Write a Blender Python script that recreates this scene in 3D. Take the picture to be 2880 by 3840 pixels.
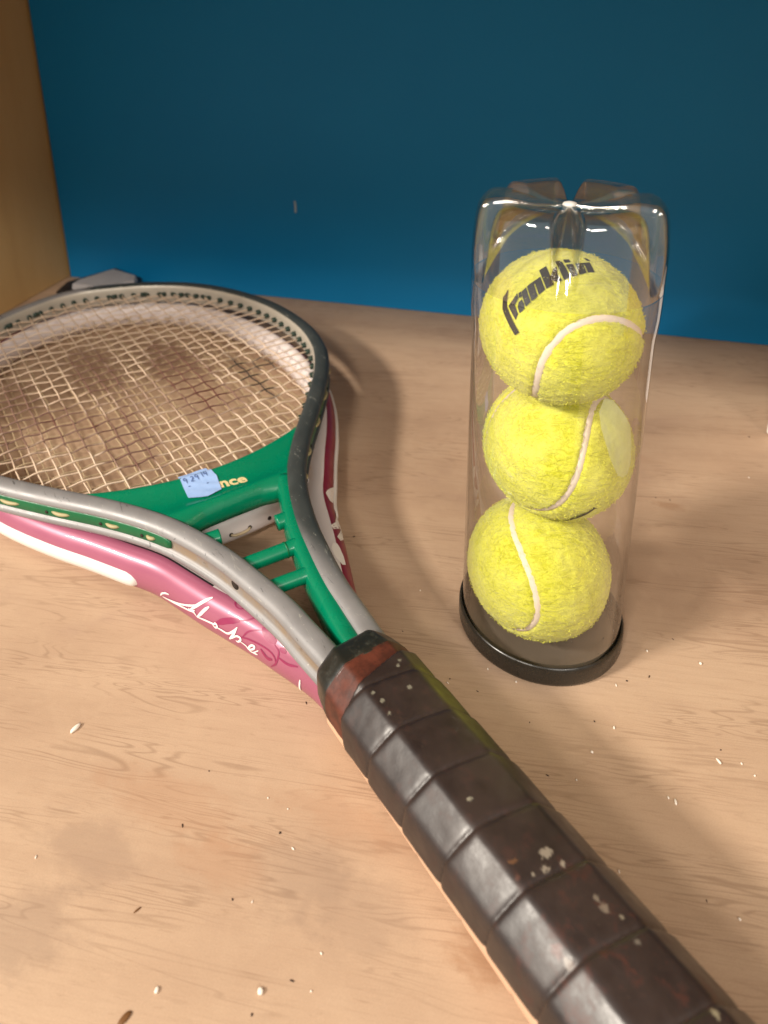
import bpy, bmesh, math, random
import numpy as np
from mathutils import Vector, Matrix, noise
random.seed(7); rng = np.random.default_rng(7)
for o in list(bpy.data.objects): bpy.data.objects.remove(o)
SC = bpy.context.scene
COL = SC.collection
MM = 0.001

# ------------------------------------------------------------------ camera
CAM_POS = (0.0, 0.0, 302.17)
PITCH, ROLL = 0.3300, -0.0493
cam_d = bpy.data.cameras.new('camera'); cam = bpy.data.objects.new('camera', cam_d); COL.objects.link(cam)
fw = Vector((0, math.cos(PITCH), -math.sin(PITCH))); up = Vector((0, math.sin(PITCH), math.cos(PITCH))); rt = Vector((1, 0, 0))
rt2 = rt * math.cos(ROLL) + up * math.sin(ROLL); up2 = up * math.cos(ROLL) - rt * math.sin(ROLL)
cam.matrix_world = Matrix(((rt2.x, up2.x, -fw.x, 0), (rt2.y, up2.y, -fw.y, 0), (rt2.z, up2.z, -fw.z, CAM_POS[2] * MM), (0, 0, 0, 1)))
cam_d.sensor_fit = 'AUTO'; cam_d.sensor_width = 36.0
cam_d.lens = 2773.0 / 3840.0 * 36.0
cam_d.shift_x = (1440 - 1102.07) / 3840.0
cam_d.shift_y = -(1920 - 943.80) / 3840.0
cam_d.clip_start = 0.01; cam_d.clip_end = 50
cam_d.dof.use_dof = True; cam_d.dof.focus_distance = 0.34; cam_d.dof.aperture_fstop = 11.0
SC.camera = cam
SC.view_settings.view_transform = 'Standard'; SC.view_settings.look = 'None'
SC.view_settings.exposure = 0.10; SC.view_settings.gamma = 1.0

# ------------------------------------------------------------------ world and lamps
w = bpy.data.worlds.new('World'); SC.world = w; w.use_nodes = True
bg = w.node_tree.nodes['Background']; bg.inputs[0].default_value = (1.0, 0.93, 0.86, 1); bg.inputs[1].default_value = 0.54
# bookcase frame: a runs along the back wall, b out of the wall (negative = into the room)
P0 = np.array([-269.7, 829.9]); WANG = math.atan(-0.3862)
A1 = np.array([math.cos(WANG), math.sin(WANG)]); B1 = np.array([-A1[1], A1[0]])
def ab(a, b, z): q = P0 + a * A1 + b * B1; return (q[0], q[1], z)
def lamp(name, target, horiz, elev, dist, size, watts, color):
    d = bpy.data.lights.new(name, 'AREA'); d.shape = 'RECTANGLE'; d.size = size[0]; d.size_y = size[1]; d.energy = watts; d.color = color
    o = bpy.data.objects.new(name, d); COL.objects.link(o)
    h = Vector((horiz[0], horiz[1], 0)).normalized()
    trav = Vector((h.x * math.cos(elev), h.y * math.cos(elev), -math.sin(elev)))
    o.location = Vector(target) * MM - trav * dist
    o.rotation_euler = trav.to_track_quat('-Z', 'Y').to_euler()
    return o
lamp('area_lamp', (60, 380, 0), (0.93, 0.37), math.radians(34.5), 3.4, (0.46, 0.26), 122, (1.0, 0.91, 0.79))
hb = np.array([0.52, 0.854])
lamp('area_lamp', (60, 380, 0), (hb[0], hb[1]), math.radians(40.3), 2.8, (0.42, 0.24), 28, (1.0, 0.91, 0.79))

hc = 0.80 * B1 - 0.60 * A1
lamp('area_lamp', (30, 250, 0), (hc[0], hc[1]), math.radians(35), 2.6, (0.9, 0.36), 24, (1.0, 0.93, 0.84))  # unseen lamp added for soft fill and broad reflections

# ------------------------------------------------------------------ materials
def srgb(r, g, b):
    f = lambda c: (c / 255 / 12.92) if c / 255 <= 0.04045 else ((c / 255 + 0.055) / 1.055) ** 2.4
    return (f(r), f(g), f(b), 1)
class NT:
    def __init__(s, name):
        s.m = bpy.data.materials.new(name); s.m.use_nodes = True; s.t = s.m.node_tree; s.n = s.t.nodes; s.l = s.t.links
        s.b = s.n['Principled BSDF']; s.out = s.n['Material Output']; s._tc = None
    def add(s, typ, **kw):
        nd = s.n.new(typ)
        for k, v in kw.items(): setattr(nd, k, v)
        return nd
    def link(s, a, b): s.l.new(a, b)
    def tc(s):
        if not s._tc: s._tc = s.add('ShaderNodeTexCoord')
        return s._tc.outputs['Object']
    def mapped(s, scale, rot=(0, 0, 0), loc=(0, 0, 0)):
        src = s.tc()
        if any(rot):
            vr = s.add('ShaderNodeVectorRotate', rotation_type='EULER_XYZ'); s.link(src, vr.inputs['Vector']); vr.inputs['Rotation'].default_value = rot; src = vr.outputs[0]; rot = (0, 0, 0)
        mp = s.add('ShaderNodeMapping'); s.link(src, mp.inputs[0]); mp.inputs['Scale'].default_value = scale; mp.inputs['Rotation'].default_value = rot; mp.inputs['Location'].default_value = loc
        return mp.outputs[0]
    def noise(s, vec, scale=1.0, detail=3.0, rough=0.5, dist=0.0):
        nd = s.add('ShaderNodeTexNoise'); s.link(vec, nd.inputs['Vector']); nd.inputs['Scale'].default_value = scale; nd.inputs['Detail'].default_value = detail; nd.inputs['Roughness'].default_value = rough; nd.inputs['Distortion'].default_value = dist
        return nd.outputs['Fac']
    def ramp(s, fac, stops, interp='LINEAR'):
        r = s.add('ShaderNodeValToRGB'); s.link(fac, r.inputs[0]); e = r.color_ramp.elements; r.color_ramp.interpolation = interp
        while len(e) < len(stops): e.new(0.5)
        for el, (p, c) in zip(e, stops): el.position = p; el.color = c if len(c) == 4 else (*c, 1)
        return r.outputs[0]
    def ramp1(s, fac, p0, p1, v0=0.0, v1=1.0):
        r = s.add('ShaderNodeMapRange'); s.link(fac, r.inputs[0]); r.interpolation_type = 'SMOOTHSTEP'
        r.inputs[1].default_value = p0; r.inputs[2].default_value = p1; r.inputs[3].default_value = v0; r.inputs[4].default_value = v1
        return r.outputs[0]
    def math(s, op, a, b=None, clamp=False):
        nd = s.add('ShaderNodeMath', operation=op, use_clamp=clamp)
        for i, v in enumerate((a, b)):
            if v is None: continue
            if isinstance(v, (int, float)): nd.inputs[i].default_value = v
            else: s.link(v, nd.inputs[i])
        return nd.outputs[0]
    def mix(s, fac, a, b, blend='MIX'):
        nd = s.add('ShaderNodeMix', data_type='RGBA', blend_type=blend)
        if isinstance(fac, (int, float)): nd.inputs['Factor'].default_value = fac
        else: s.link(fac, nd.inputs['Factor'])
        for i, v in ((6, a), (7, b)):
            if isinstance(v, tuple): nd.inputs[i].default_value = v
            else: s.link(v, nd.inputs[i])
        return nd.outputs[2]
    def blob(s, c, r, soft=0.5, wob=None):
        """mask of a patch with its own place on the object: c centre, r radii (m)"""
        sub = s.add('ShaderNodeVectorMath', operation='SUBTRACT'); s.link(s.tc(), sub.inputs[0]); sub.inputs[1].default_value = c
        mul = s.add('ShaderNodeVectorMath', operation='MULTIPLY'); s.link(sub.outputs[0], mul.inputs[0]); mul.inputs[1].default_value = tuple(1 / x if x else 0 for x in r)
        ln = s.add('ShaderNodeVectorMath', operation='LENGTH'); s.link(mul.outputs[0], ln.inputs[0])
        v = ln.outputs['Value']
        if wob is not None: v = s.math('ADD', v, wob)
        return s.ramp1(v, 1.0 + soft / 2, 1.0 - soft / 2)
    def set(s, base=None, rough=None, metal=None, spec=None, bump=None, bstr=0.2, bdist=0.001, **kw):
        for key, v in (('Base Color', base), ('Roughness', rough), ('Metallic', metal), ('Specular IOR Level', spec)):
            if v is None: continue
            if isinstance(v, (int, float, tuple)): s.b.inputs[key].default_value = v
            else: s.link(v, s.b.inputs[key])
        for key, v in kw.items(): s.b.inputs[key.replace('_', ' ')].default_value = v
        if bump is not None:
            bn = s.add('ShaderNodeBump'); bn.inputs['Strength'].default_value = bstr; bn.inputs['Distance'].default_value = bdist
            s.link(bump, bn.inputs['Height']); s.link(bn.outputs[0], s.b.inputs['Normal'])
        return s.m

def wood(name, pale, mid, dark, stains=(), rot=(0, 0, 0), streak=1.0):
    m = NT(name)
    wob = m.noise(m.mapped((9, 22, 22), rot), 1, 3, .55)
    broad = m.noise(m.mapped((4, 18, 18), rot), 1, 4, .55, .5)
    fine = m.noise(m.mapped((30, 520, 520), rot), 1, 6, .7, .3)
    fleck = m.noise(m.mapped((160, 700, 700), rot, (3, 1, 0)), 1, 4, .65)
    grit = m.noise(m.mapped((1500, 1900, 1900), rot), 1, 3, .7)
    curl = m.noise(m.mapped((55, 40, 40), rot, (8, 0, 2)), 1, 3, .6, .8)          # soft cross figure of maple
    col = m.ramp(broad, [(.32, dark), (.46, mid), (.64, pale)])
    col = m.mix(m.ramp1(curl, .42, .68, 0, .45 * streak), col, pale)
    col = m.mix(m.ramp1(fine, .36, .66, 0, .5), col, mid)
    dk = (dark[0] * .62, dark[1] * .55, dark[2] * .48, 1)
    col = m.mix(m.ramp1(fine, .54, .74, 0, .38 * streak), col, dk)
    col = m.mix(m.ramp1(fleck, .58, .74, 0, .32 * streak), col, dk)
    col = m.mix(m.ramp1(fleck, .40, .26, 0, .35 * streak), col, (min(1, pale[0] * 1.12), min(1, pale[1] * 1.12), min(1, pale[2] * 1.12), 1))
    col = m.mix(m.ramp1(grit, .3, .7, 0, .16), col, dk)
    # thin wandering figure lines: narrow level bands of a stretched field, broken along their length
    fld = m.noise(m.mapped((5, 58, 58), rot, (1.7, .3, 0)), 1, 3, .55, .45)
    fade = m.noise(m.mapped((14, 50, 50), rot, (4, 7, 0)), 1, 3)
    for lev, wd, k in ((.36, .0035, .40), (.42, .003, .45), (.47, .003, .5), (.51, .0028, .5), (.55, .003, .5), (.60, .0035, .42)):
        band = m.ramp1(m.math('ABSOLUTE', m.math('SUBTRACT', fld, lev)), wd * 3.2, wd * .1)
        col = m.mix(m.math('MULTIPLY', m.math('MULTIPLY', band, m.ramp1(fade, .40, .62)), k * streak), col, (dark[0] * .42, dark[1] * .34, dark[2] * .28, 1))
    fl2 = m.noise(m.mapped((26, 330, 330), rot, (5, 2, 0)), 1, 3, .6, .4)
    dash = m.math('MULTIPLY', m.ramp1(fl2, .63, .74), m.ramp1(curl, .62, .40))
    col = m.mix(m.math('MULTIPLY', dash, .5 * streak), col, (dark[0] * .5, dark[1] * .42, dark[2] * .36, 1))
    sw = m.math('ADD', m.math('MULTIPLY', m.math('SUBTRACT', wob, .5), 2.6), m.math('MULTIPLY', m.math('SUBTRACT', m.noise(m.mapped((90, 130, 130)), 1, 4, .65), .5), 2.2))
    for c, r, colr, k in stains:
        col = m.mix(m.math('MULTIPLY', m.blob(c, r, 1.1, sw), k * .62), col, colr)
    # greyish mauve handling marks that are wiped thin over the board
    sm = m.noise(m.mapped((16, 24, 24), (0, 0, 0), (2, 5, 1)), 1, 5, .62, .6)
    col = m.mix(m.ramp1(sm, .55, .72, 0, .34 * streak), col, (dark[0] * .86, dark[1] * .84, dark[2] * .95, 1))
    rough = m.ramp1(fine, .2, .8, .42, .60)
    return m.set(col, rough, spec=.35, bump=m.math('ADD', fine, m.math('MULTIPLY', dash, -.6)), bstr=.12, bdist=.0004)

def simple(name, col, rough=.5, metal=0, spec=.5, var=.12, vscale=60, bump=0.0, bscale=400):
    m = NT(name); n = m.noise(m.tc(), vscale, 4, .6)
    c = m.mix(n, tuple(min(1, x * (1 - var)) for x in col[:3]) + (1,), tuple(min(1, x * (1 + var)) for x in col[:3]) + (1,))
    r = m.ramp1(m.noise(m.tc(), vscale * 2.3, 3, .6), .3, .7, max(0.02, rough - .07), min(1, rough + .09))
    return m.set(c, r, metal, spec, m.noise(m.tc(), bscale, 3, .6) if bump else None, bump, .0003)

# ------------------------------------------------------------------ mesh helpers (all lengths in millimetres)
def mesh_obj(name, verts, faces, mat, parent=None, smooth=True, mats=None, midx=None, recalc=True, flat_angle=None):
    me = bpy.data.meshes.new(name)
    me.from_pydata([(x * MM, y * MM, z * MM) for x, y, z in verts], [], [tuple(f) for f in faces])
    for m in (mats or [mat]): me.materials.append(m)
    if midx is not None: me.polygons.foreach_set('material_index', midx)
    if recalc:
        bm = bmesh.new(); bm.from_mesh(me); bmesh.ops.recalc_face_normals(bm, faces=bm.faces); bm.to_mesh(me); bm.free()
    if smooth: me.polygons.foreach_set('use_smooth', [True] * len(me.polygons))
    me.update()
    if flat_angle and hasattr(me, 'set_sharp_from_angle'): me.set_sharp_from_angle(angle=math.radians(flat_angle))
    o = bpy.data.objects.new(name, me); COL.objects.link(o)
    if parent is not None: o.parent = parent
    return o
def tag(o, label, cat, group=None):
    o['label'] = label; o['category'] = cat
    if group: o['group'] = group
    return o
def structure(o): o['kind'] = 'structure'; return o
def empty(name, loc, rz=0):
    o = bpy.data.objects.new(name, None); COL.objects.link(o); o.empty_display_size = .02
    o.location = tuple(x * MM for x in loc); o.rotation_euler = (0, 0, rz); return o
def grid_faces(nr, nc, close_r=False, close_c=False):
    f = []
    for i in range(nr if close_r else nr - 1):
        for j in range(nc if close_c else nc - 1):
            i2, j2 = (i + 1) % nr, (j + 1) % nc
            f.append((i * nc + j, i2 * nc + j, i2 * nc + j2, i * nc + j2))
    return f
def catmull(P, per=8):
    P = np.asarray(P, float); Q = np.vstack([2 * P[0] - P[1], P, 2 * P[-1] - P[-2]]); out = []
    for i in range(1, len(Q) - 2):
        p0, p1, p2, p3 = Q[i - 1:i + 3]
        for k in range(per):
            t = k / per
            out.append(.5 * ((2 * p1) + (-p0 + p2) * t + (2 * p0 - 5 * p1 + 4 * p2 - p3) * t * t + (-p0 + 3 * p1 - 3 * p2 + p3) * t ** 3))
    out.append(P[-1]); return np.array(out)
def tube(path, r, n=8, caps=True):
    """verts, faces of a round tube; r number or list"""
    P = np.asarray(path, float); N = len(P); T = np.gradient(P, axis=0); T /= np.linalg.norm(T, axis=1)[:, None]
    rr = np.full(N, r) if np.isscalar(r) else np.asarray(r, float)
    V = []; ref = np.array([0, 0, 1.]) if abs(T[0, 2]) < .9 else np.array([1., 0, 0])
    x = np.cross(T[0], ref); x /= np.linalg.norm(x)
    for i in range(N):
        x = x - T[i] * (x @ T[i]); x /= np.linalg.norm(x); y = np.cross(T[i], x)
        for k in range(n):
            a = 2 * math.pi * k / n; V.append(P[i] + rr[i] * (math.cos(a) * x + math.sin(a) * y))
    F = grid_faces(N, n, close_c=True)
    if caps: F += [tuple(range(n - 1, -1, -1)), tuple((N - 1) * n + k for k in range(n))]
    return V, F
def join(parts):
    V, F = [], []
    for v, f in parts:
        o = len(V); V += [tuple(x) for x in v]; F += [tuple(i + o for i in q) for q in f]
    return V, F
def box_obj(name, lo, hi, mat, parent=None, bevel=0.0, seg=2):
    bm = bmesh.new(); bmesh.ops.create_cube(bm, size=1)
    for v in bm.verts: v.co = Vector(((lo[i] + hi[i]) / 2 + v.co[i] * (hi[i] - lo[i]) for i in range(3))) * MM
    if bevel: bmesh.ops.bevel(bm, geom=list(bm.edges), offset=bevel * MM, segments=seg, affect='EDGES', profile=.5)
    me = bpy.data.meshes.new(name); bm.to_mesh(me); bm.free(); me.materials.append(mat)
    o = bpy.data.objects.new(name, me); COL.objects.link(o)
    if parent is not None: o.parent = parent
    return o

# ------------------------------------------------------------------ the bookcase: shelf board, blue back wall, side panels, shelf above
def in_case(o): o.location = (P0[0] * MM, P0[1] * MM, 0); o.rotation_euler = (0, 0, WANG); return structure(o)
def to_ab(x, y): d = np.array([x, y]) - P0; return (d @ A1 * MM, d @ B1 * MM, 0)
GREY = srgb(146, 122, 104); BROWN = srgb(140, 92, 52); TAN = srgb(170, 128, 98)
stains = [(to_ab(-9, 180), (.016, .011, 1), GREY, .55), (to_ab(-38, 187), (.015, .008, 1), TAN, .5), (to_ab(-91, 195), (.020, .011, 1), GREY, .6),
          (to_ab(-105, 171), (.016, .011, 1), GREY, .7), (to_ab(-58, 208), (.030, .009, 1), TAN, .5), (to_ab(52, 154), (.010, .007, 1), BROWN, .75),
          (to_ab(168, 420), (.06, .03, 1), TAN, .25), (to_ab(10, 168), (.018, .010, 1), GREY, .4), (to_ab(2, 205), (.022, .008, 1), TAN, .45),
          (to_ab(219, 372), (.008, .0035, 1), BROWN, .5), (to_ab(215, 470), (.006, .003, 1), BROWN, .5)]
M_shelf = wood('maple_shelf', srgb(198, 170, 143), srgb(186, 157, 131), srgb(170, 141, 117), stains, rot=(0, 0, -.157), streak=.68)
M_panel = wood('maple_panel', srgb(206, 170, 116), srgb(202, 165, 110), srgb(194, 156, 102), rot=(0, math.pi / 2, 0), streak=.12)
m = NT('blue_paint'); nb = m.noise(m.tc(), 9, 3); nf = m.noise(m.tc(), 700, 2)
M_blue = m.set(m.mix(nb, srgb(0, 120, 180), srgb(6, 128, 188)), m.ramp1(nf, .3, .7, .5, .62), spec=.3, bump=nf, bstr=.15, bdist=.0003)
DEEP = 640; AR = 887
in_case(box_obj('shelf', (-18, -DEEP, -20), (AR + 18, 8.2, 0), M_shelf, bevel=.6))
in_case(box_obj('back_wall', (2.4, 0.4, .3), (AR - 2.4, 8, 900), M_blue, bevel=.5))
in_case(box_obj('backing_board', (-20, 8.4, -20), (AR + 20, 14, 900), simple('dark_hardboard', srgb(44, 32, 24), .8)))
in_case(box_obj('side_panel', (-20, -470, 0.4), (-0.6, 8.2, 900), M_panel, bevel=.5))
in_case(box_obj('side_panel', (AR, -470, 0.4), (AR + 18, 8.2, 900), M_panel, bevel=.5))
in_case(box_obj('upper_shelf', (0, -460, 356), (AR - .6, -0.4, 375), M_panel, bevel=.5))
# the dark gap line where the back wall meets the left panel is the dark backing board, added to fill the joint
M_chip = simple('bare_plaster', srgb(150, 170, 185), .7)
ch = mesh_obj('paint_chip', [(x, y, z) for x, z in ((-.8, -6), (.9, -6.2), (1.3, 0), (.7, 6), (-1.2, 6.3), (-1.0, 1)) for y in (-.5, .6)],
              [(0, 2, 4, 6, 8, 10), (1, 3, 5, 7, 9, 11)] + [(2 * i, 2 * i + 1, (2 * i + 3) % 12, (2 * i + 2) % 12) for i in range(6)], M_chip, smooth=False)
ch.location = (3.6 * MM, 724.4 * MM, 102 * MM); ch.rotation_euler = (0, 0, WANG)
tag(ch, 'short pale vertical scratch in the blue back wall', 'scratch')

# ------------------------------------------------------------------ rackets: t runs up the racket, u to its right, z up
RO = np.array([17.03, 239.46]); E1 = np.array([-0.48098877, 0.87672676]); RANG = math.atan2(E1[1], E1[0])
def L(t, u, z): return (t, -u, z)
def outline(half, off, u0=0.0, per=6):
    """full centre line of a racket frame from its half outline of outer edges: points, outward normals (t,u)"""
    H = np.asarray(half, float); full = np.vstack([H, (H * [1, -1])[-2::-1]])
    P = catmull(full, per); T = np.gradient(P, axis=0); T /= np.linalg.norm(T, axis=1)[:, None]
    N = np.c_[-T[:, 1], T[:, 0]]
    N = -N if N[len(N) // 4] @ np.array([0, 1.]) < 0 else N
    return P - N * off + [0, u0], N
#MARK-A
UP = [(-15, 15.8), (0, 16.3), (10, 17.2), (21, 18.3), (33, 19.4), (45, 21.5), (59, 24.6), (73, 28), (87, 32.5), (102, 38.4), (118, 46.5), (135, 58), (152, 71.5), (172, 89),
      (199, 111.5), (219, 126), (239, 137.5), (258, 145), (283, 151.0), (313, 153.2), (345, 151), (375, 143.6), (400, 133.8), (423, 121), (441, 107), (457, 89), (472, 67), (483, 43), (491, 20), (493, 0)]
UC, UN = outline(UP, 6.0)
LOW = [(-30, 14), (-5, 15), (10, 17), (22, 19.8), (37, 25.4), (50, 30.2), (68, 38.2), (80, 43.6), (96, 50), (114, 57.5), (131, 68.5), (150, 81), (170, 95), (194, 110), (213, 120), (235, 129),
       (265, 136.5), (300, 140), (340, 138), (380, 130), (420, 114), (455, 90), (482, 55), (494, 22), (496, 0)]
LU0 = 4.5; LA, LB, LZ = 9.0, 11.8, 12.0
LC, LN = outline(LOW, LA, LU0)
def low_surf(t, phi, side, lift=0.0):
    n = len(LC) // 2
    C, N = (LC[:n + 1], LN[:n + 1]) if side > 0 else (LC[n:][::-1], LN[n:][::-1])
    i = int(np.clip(np.searchsorted(C[:, 0], t), 1, len(C) - 1)); k = (t - C[i - 1, 0]) / (C[i, 0] - C[i - 1, 0])
    c = C[i - 1] * (1 - k) + C[i] * k; nn = N[i - 1] * (1 - k) + N[i] * k
    q = c + nn * (LA + lift) * math.cos(phi)
    return np.array([q[0], q[1], LZ + (LB + lift) * math.sin(phi)])
#MARK-B
UZ = 35.0
def sweep(C, N, prof):
    """prof: list of (n, z) closed loop"""
    V = [L(c[0] + n[0] * a, c[1] + n[1] * a, z) for c, n in zip(C, N) for a, z in prof]
    m_ = len(prof); F = grid_faces(len(C), m_, close_c=True) + [tuple(range(m_)), tuple((len(C) - 1) * m_ + k for k in range(m_ - 1, -1, -1))]
    return V, F
root = empty('tennis_racket', (RO[0], RO[1], 0), RANG)
tag(root, 'green and grey strung tennis racket with brown wrapped grip, lying on top', 'tennis racket')

# frame: grey graphite, two rolls with a groove on the outer side
m = NT('grey_graphite'); n1 = m.noise(m.tc(), 55, 5, .65); n2 = m.noise(m.mapped((70, 260, 260)), 1, 6, .75, 1.0); n3 = m.noise(m.tc(), 420, 4, .7)
side = m.add('ShaderNodeSeparateXYZ'); m.link(m.tc(), side.inputs[0])
rightm = m.ramp1(side.outputs[1], -.008, -.022)        # the right arm is a darker, scuffed grey
headm = m.ramp1(side.outputs[0], .01, .075)
c = m.mix(n1, srgb(128, 127, 128), srgb(150, 148, 148))
c = m.mix(m.math('MULTIPLY', rightm, headm), c, m.mix(n1, srgb(50, 55, 55), srgb(78, 83, 82)))
c = m.mix(m.ramp1(n2, .60, .70, 0, .75), c, srgb(182, 182, 172))
c = m.mix(m.ramp1(n2, .40, .32, 0, .7), c, srgb(48, 48, 50))
c = m.mix(m.ramp1(n3, .66, .74, 0, .5), c, srgb(205, 203, 196))
groove = m.math('MULTIPLY', m.ramp1(m.math('ABSOLUTE', m.math('SUBTRACT', side.outputs[2], .0352)), .0042, .0022), m.ramp1(n1, .35, .6, .25, .85))
c = m.mix(groove, c, srgb(146, 126, 102))
M_frame = m.set(c, m.ramp1(n1, .3, .7, .42, .56), .25, .5, m.math('ADD', n2, m.math('MULTIPLY', n3, .4)), .12, .0003)
PROF = [(-5.6, 0), (-5.8, 3), (-5.7, 6), (-5.0, 8.4), (-3.6, 9.6), (-1.5, 10), (1.4, 9.9), (3.6, 9.2), (5.2, 7.9), (6, 6.2), (5.8, 4.9), (4.9, 4.2), (4.0, 3.6), (3.6, 2.4), (3.5, 0), (3.6, -2.2),
        (4.0, -3.3), (4.9, -3.9), (5.8, -4.6), (6, -6.2), (5.2, -7.9), (3.6, -9.2), (1.4, -9.9), (-1.5, -10), (-3.6, -9.6), (-5.0, -8.4), (-5.7, -6), (-5.8, -3)]
V, F = sweep(UC, UN, [(a, UZ + z) for a, z in PROF])
M_inner = simple('pale_silver_grey', srgb(186, 180, 168), .4, .25, var=.12, vscale=80)  # paler grey for the inner side of the head
nP = len(PROF); mi = []
for i in range(len(UC) - 1):
    for j in range(nP): mi.append(1 if (j in (0, 1, 26, 27, 25, 2) and UC[i][0] > 190) else 0)
mesh_obj('frame', V, F, None, root, mats=[M_frame, M_inner], midx=mi + [0, 0])
# green grommet strip in the groove, round the head
M_green = simple('green_plastic', srgb(0, 118, 84), .24, var=.10, vscale=30, bump=.05, bscale=250)
M_green_dk = simple('green_strip_plastic', srgb(0, 92, 52), .38, var=.35, vscale=90, bump=.3, bscale=300)
SPROF = [(2.8, 3.9), (4.5, 3.7), (5.0, 2.6), (5.05, 0), (5.0, -2.4), (4.5, -3.4), (2.8, -3.6)]
sel = [i for i in range(len(UC)) if UC[i, 0] > 112]
Cs, Ns = UC[sel], UN[sel]; V = []
for i, (c_, n_) in enumerate(zip(Cs, Ns)):
    e = min(i, len(Cs) - 1 - i); k = (.55, .9)[e] if e < 2 else 1.0
    V += [L(c_[0] + n_[0] * a, c_[1] + n_[1] * a, UZ + z * k) for a, z in SPROF]
mS = len(SPROF); F = grid_faces(len(Cs), mS, close_c=True) + [tuple(range(mS)), tuple((len(Cs) - 1) * mS + k for k in range(mS - 1, -1, -1))]
mesh_obj('grommet_strip', V, F, M_green_dk, root)
def arm_pt(C, N, t, side):
    n = len(C) // 2; c_, n_ = (C[:n + 1], N[:n + 1]) if side > 0 else (C[n:][::-1], N[n:][::-1])
    i = int(np.clip(np.searchsorted(c_[:, 0], t), 1, len(c_) - 1)); k = (t - c_[i - 1, 0]) / (c_[i, 0] - c_[i - 1, 0])
    return c_[i - 1] * (1 - k) + c_[i] * k, n_[i - 1] * (1 - k) + n_[i] * k
M_loop = simple('tan_string', srgb(168, 156, 116), .5)
M_hole = simple('dark_hole', srgb(38, 26, 16), .8)
me_loop = None
def blob_mesh(name, segs, parts): pass
for side_ in (-1, 1):
    for t0, t1 in ((122, 127), (142, 149), (167, 176), (193, 204), (222, 232), (250, 259)):
        pts = []
        for k in range(7):
            t = t0 + (t1 - t0) * k / 6; c_, n_ = arm_pt(UC, UN, t, side_)
            a = 4.6 + 1.1 * math.sin(math.pi * k / 6); pts.append(L(c_[0] + n_[0] * a, c_[1] + n_[1] * a, UZ + .4))
        V, F = tube(pts, [.5, .9, 1.05, 1.1, 1.05, .9, .5], 8); mesh_obj('string_loop', V, F, M_loop, root)
        c_, n_ = arm_pt(UC, UN, t1 + 2.5, side_); q = L(c_[0] + n_[0] * 5.0, c_[1] + n_[1] * 5.0, UZ)
        V, F = tube([(q[0] - .1 * n_[0], q[1] + .1 * n_[1], q[2] - .3), (q[0] + .45 * n_[0], q[1] - .45 * n_[1], q[2] - .3)], 1.0, 10)
        mesh_obj('grommet_hole', V, F, M_hole, root)
# screw hole in the empty groove of the near arm
c_, n_ = arm_pt(UC, UN, 68, -1); q = L(c_[0] + n_[0] * 3.6, c_[1] + n_[1] * 3.6, UZ + .3)
V, F = tube([(q[0] - .2 * n_[0], q[1] + .2 * n_[1], q[2]), (q[0] + .3 * n_[0], q[1] - .3 * n_[1], q[2])], 2.5, 16); mesh_obj('screw_hole', V, F, M_hole, root)

# throat piece -------------------------------------------------------
def br_edges(s):
    """lower and upper edge of the bridge at s in -1..1 (t,u)"""
    lo = np.array([119.6 - 6.0 * max(0, abs(s) - .5) ** 1.0, 36.0 * s]); u = 82 * s
    return lo, np.array([150.3 + .0033 * (u - 5) ** 2, u])
BPROF = [(-.04, 30), (-.06, 34), (-.035, 38.5), (.03, 41.8), (.10, 42.9), (.17, 42.6), (.25, 41.2), (.36, 40.4), (.52, 40.2), (.70, 40.7), (.86, 41.9), (.95, 42.7), (.995, 42.3), (1.01, 40.5), (1.0, 36), (.99, 31), (.5, 29.5)]
def br_z(v):
    tp = [(a, z) for a, z in BPROF[1:14]]
    return float(np.interp(v, [a for a, z in tp], [z for a, z in tp]))
V = []; NS = 49
for i in range(NS):
    s = -1 + 2 * i / (NS - 1); lo, hi = br_edges(s)
    for v, z in BPROF: q = lo * (1 - v) + hi * v; V.append(L(q[0], q[1], z))
mB = len(BPROF); F = grid_faces(NS, mB, close_c=True) + [tuple(range(mB)), tuple((NS - 1) * mB + k for k in range(mB - 1, -1, -1))]
mesh_obj('throat_bridge', V, F, M_green, root)
def br_solve(t, u):
    s, v = u / 60, .5
    for _ in range(40):
        lo, hi = br_edges(s); v = (t - lo[0]) / (hi[0] - lo[0]); wd = 36 * (1 - v) + 82 * v; s = u / wd
    return s, v
def br_point(t, u, lift=.0):
    s, v = br_solve(t, u); return L(t, u, br_z(v) + lift)
# linings that run down inside the arms
lin = [(122, 33, 8.5), (112, 29.5, 9), (104, 26.4, 9), (97, 23.2, 9), (84, 18.2, 8.6), (72, 14.6, 8.4), (61, 11.5, 8.0), (53, 9.6, 7.8), (40, 6.9, 7.8), (25, 4.2, 8.2), (12, 2.2, 8.4), (0, 1.4, 8.4), (-10, 1.2, 8)]
Q = catmull(np.array(lin)[:, :2], 5); wd = np.interp(-Q[:, 0], -np.array(lin)[:, 0], np.array(lin)[:, 2])
T = np.gradient(Q, axis=0); T /= np.linalg.norm(T, axis=1)[:, None]; N = np.c_[-T[:, 1], T[:, 0]]; N *= np.sign(N[:, 1])[:, None]
LP = [(-.5, 31), (-.52, 36), (-.46, 40), (-.34, 42.2), (-.15, 43.2), (.1, 43.4), (.35, 43), (.55, 42.5), (.6, 36), (.55, 28.5), (0, 27.5), (-.42, 28.5)]
V = [L(q[0] + n[0] * a * b, q[1] + n[1] * a * b, z) for q, n, b in zip(Q, N, wd) for a, z in LP]
mL = len(LP); F = grid_faces(len(Q), mL, close_c=True) + [tuple(range(mL)), tuple((len(Q) - 1) * mL + k for k in range(mL - 1, -1, -1))]
mesh_obj('throat_lining', V, F, M_green, root)
V = []
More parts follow.
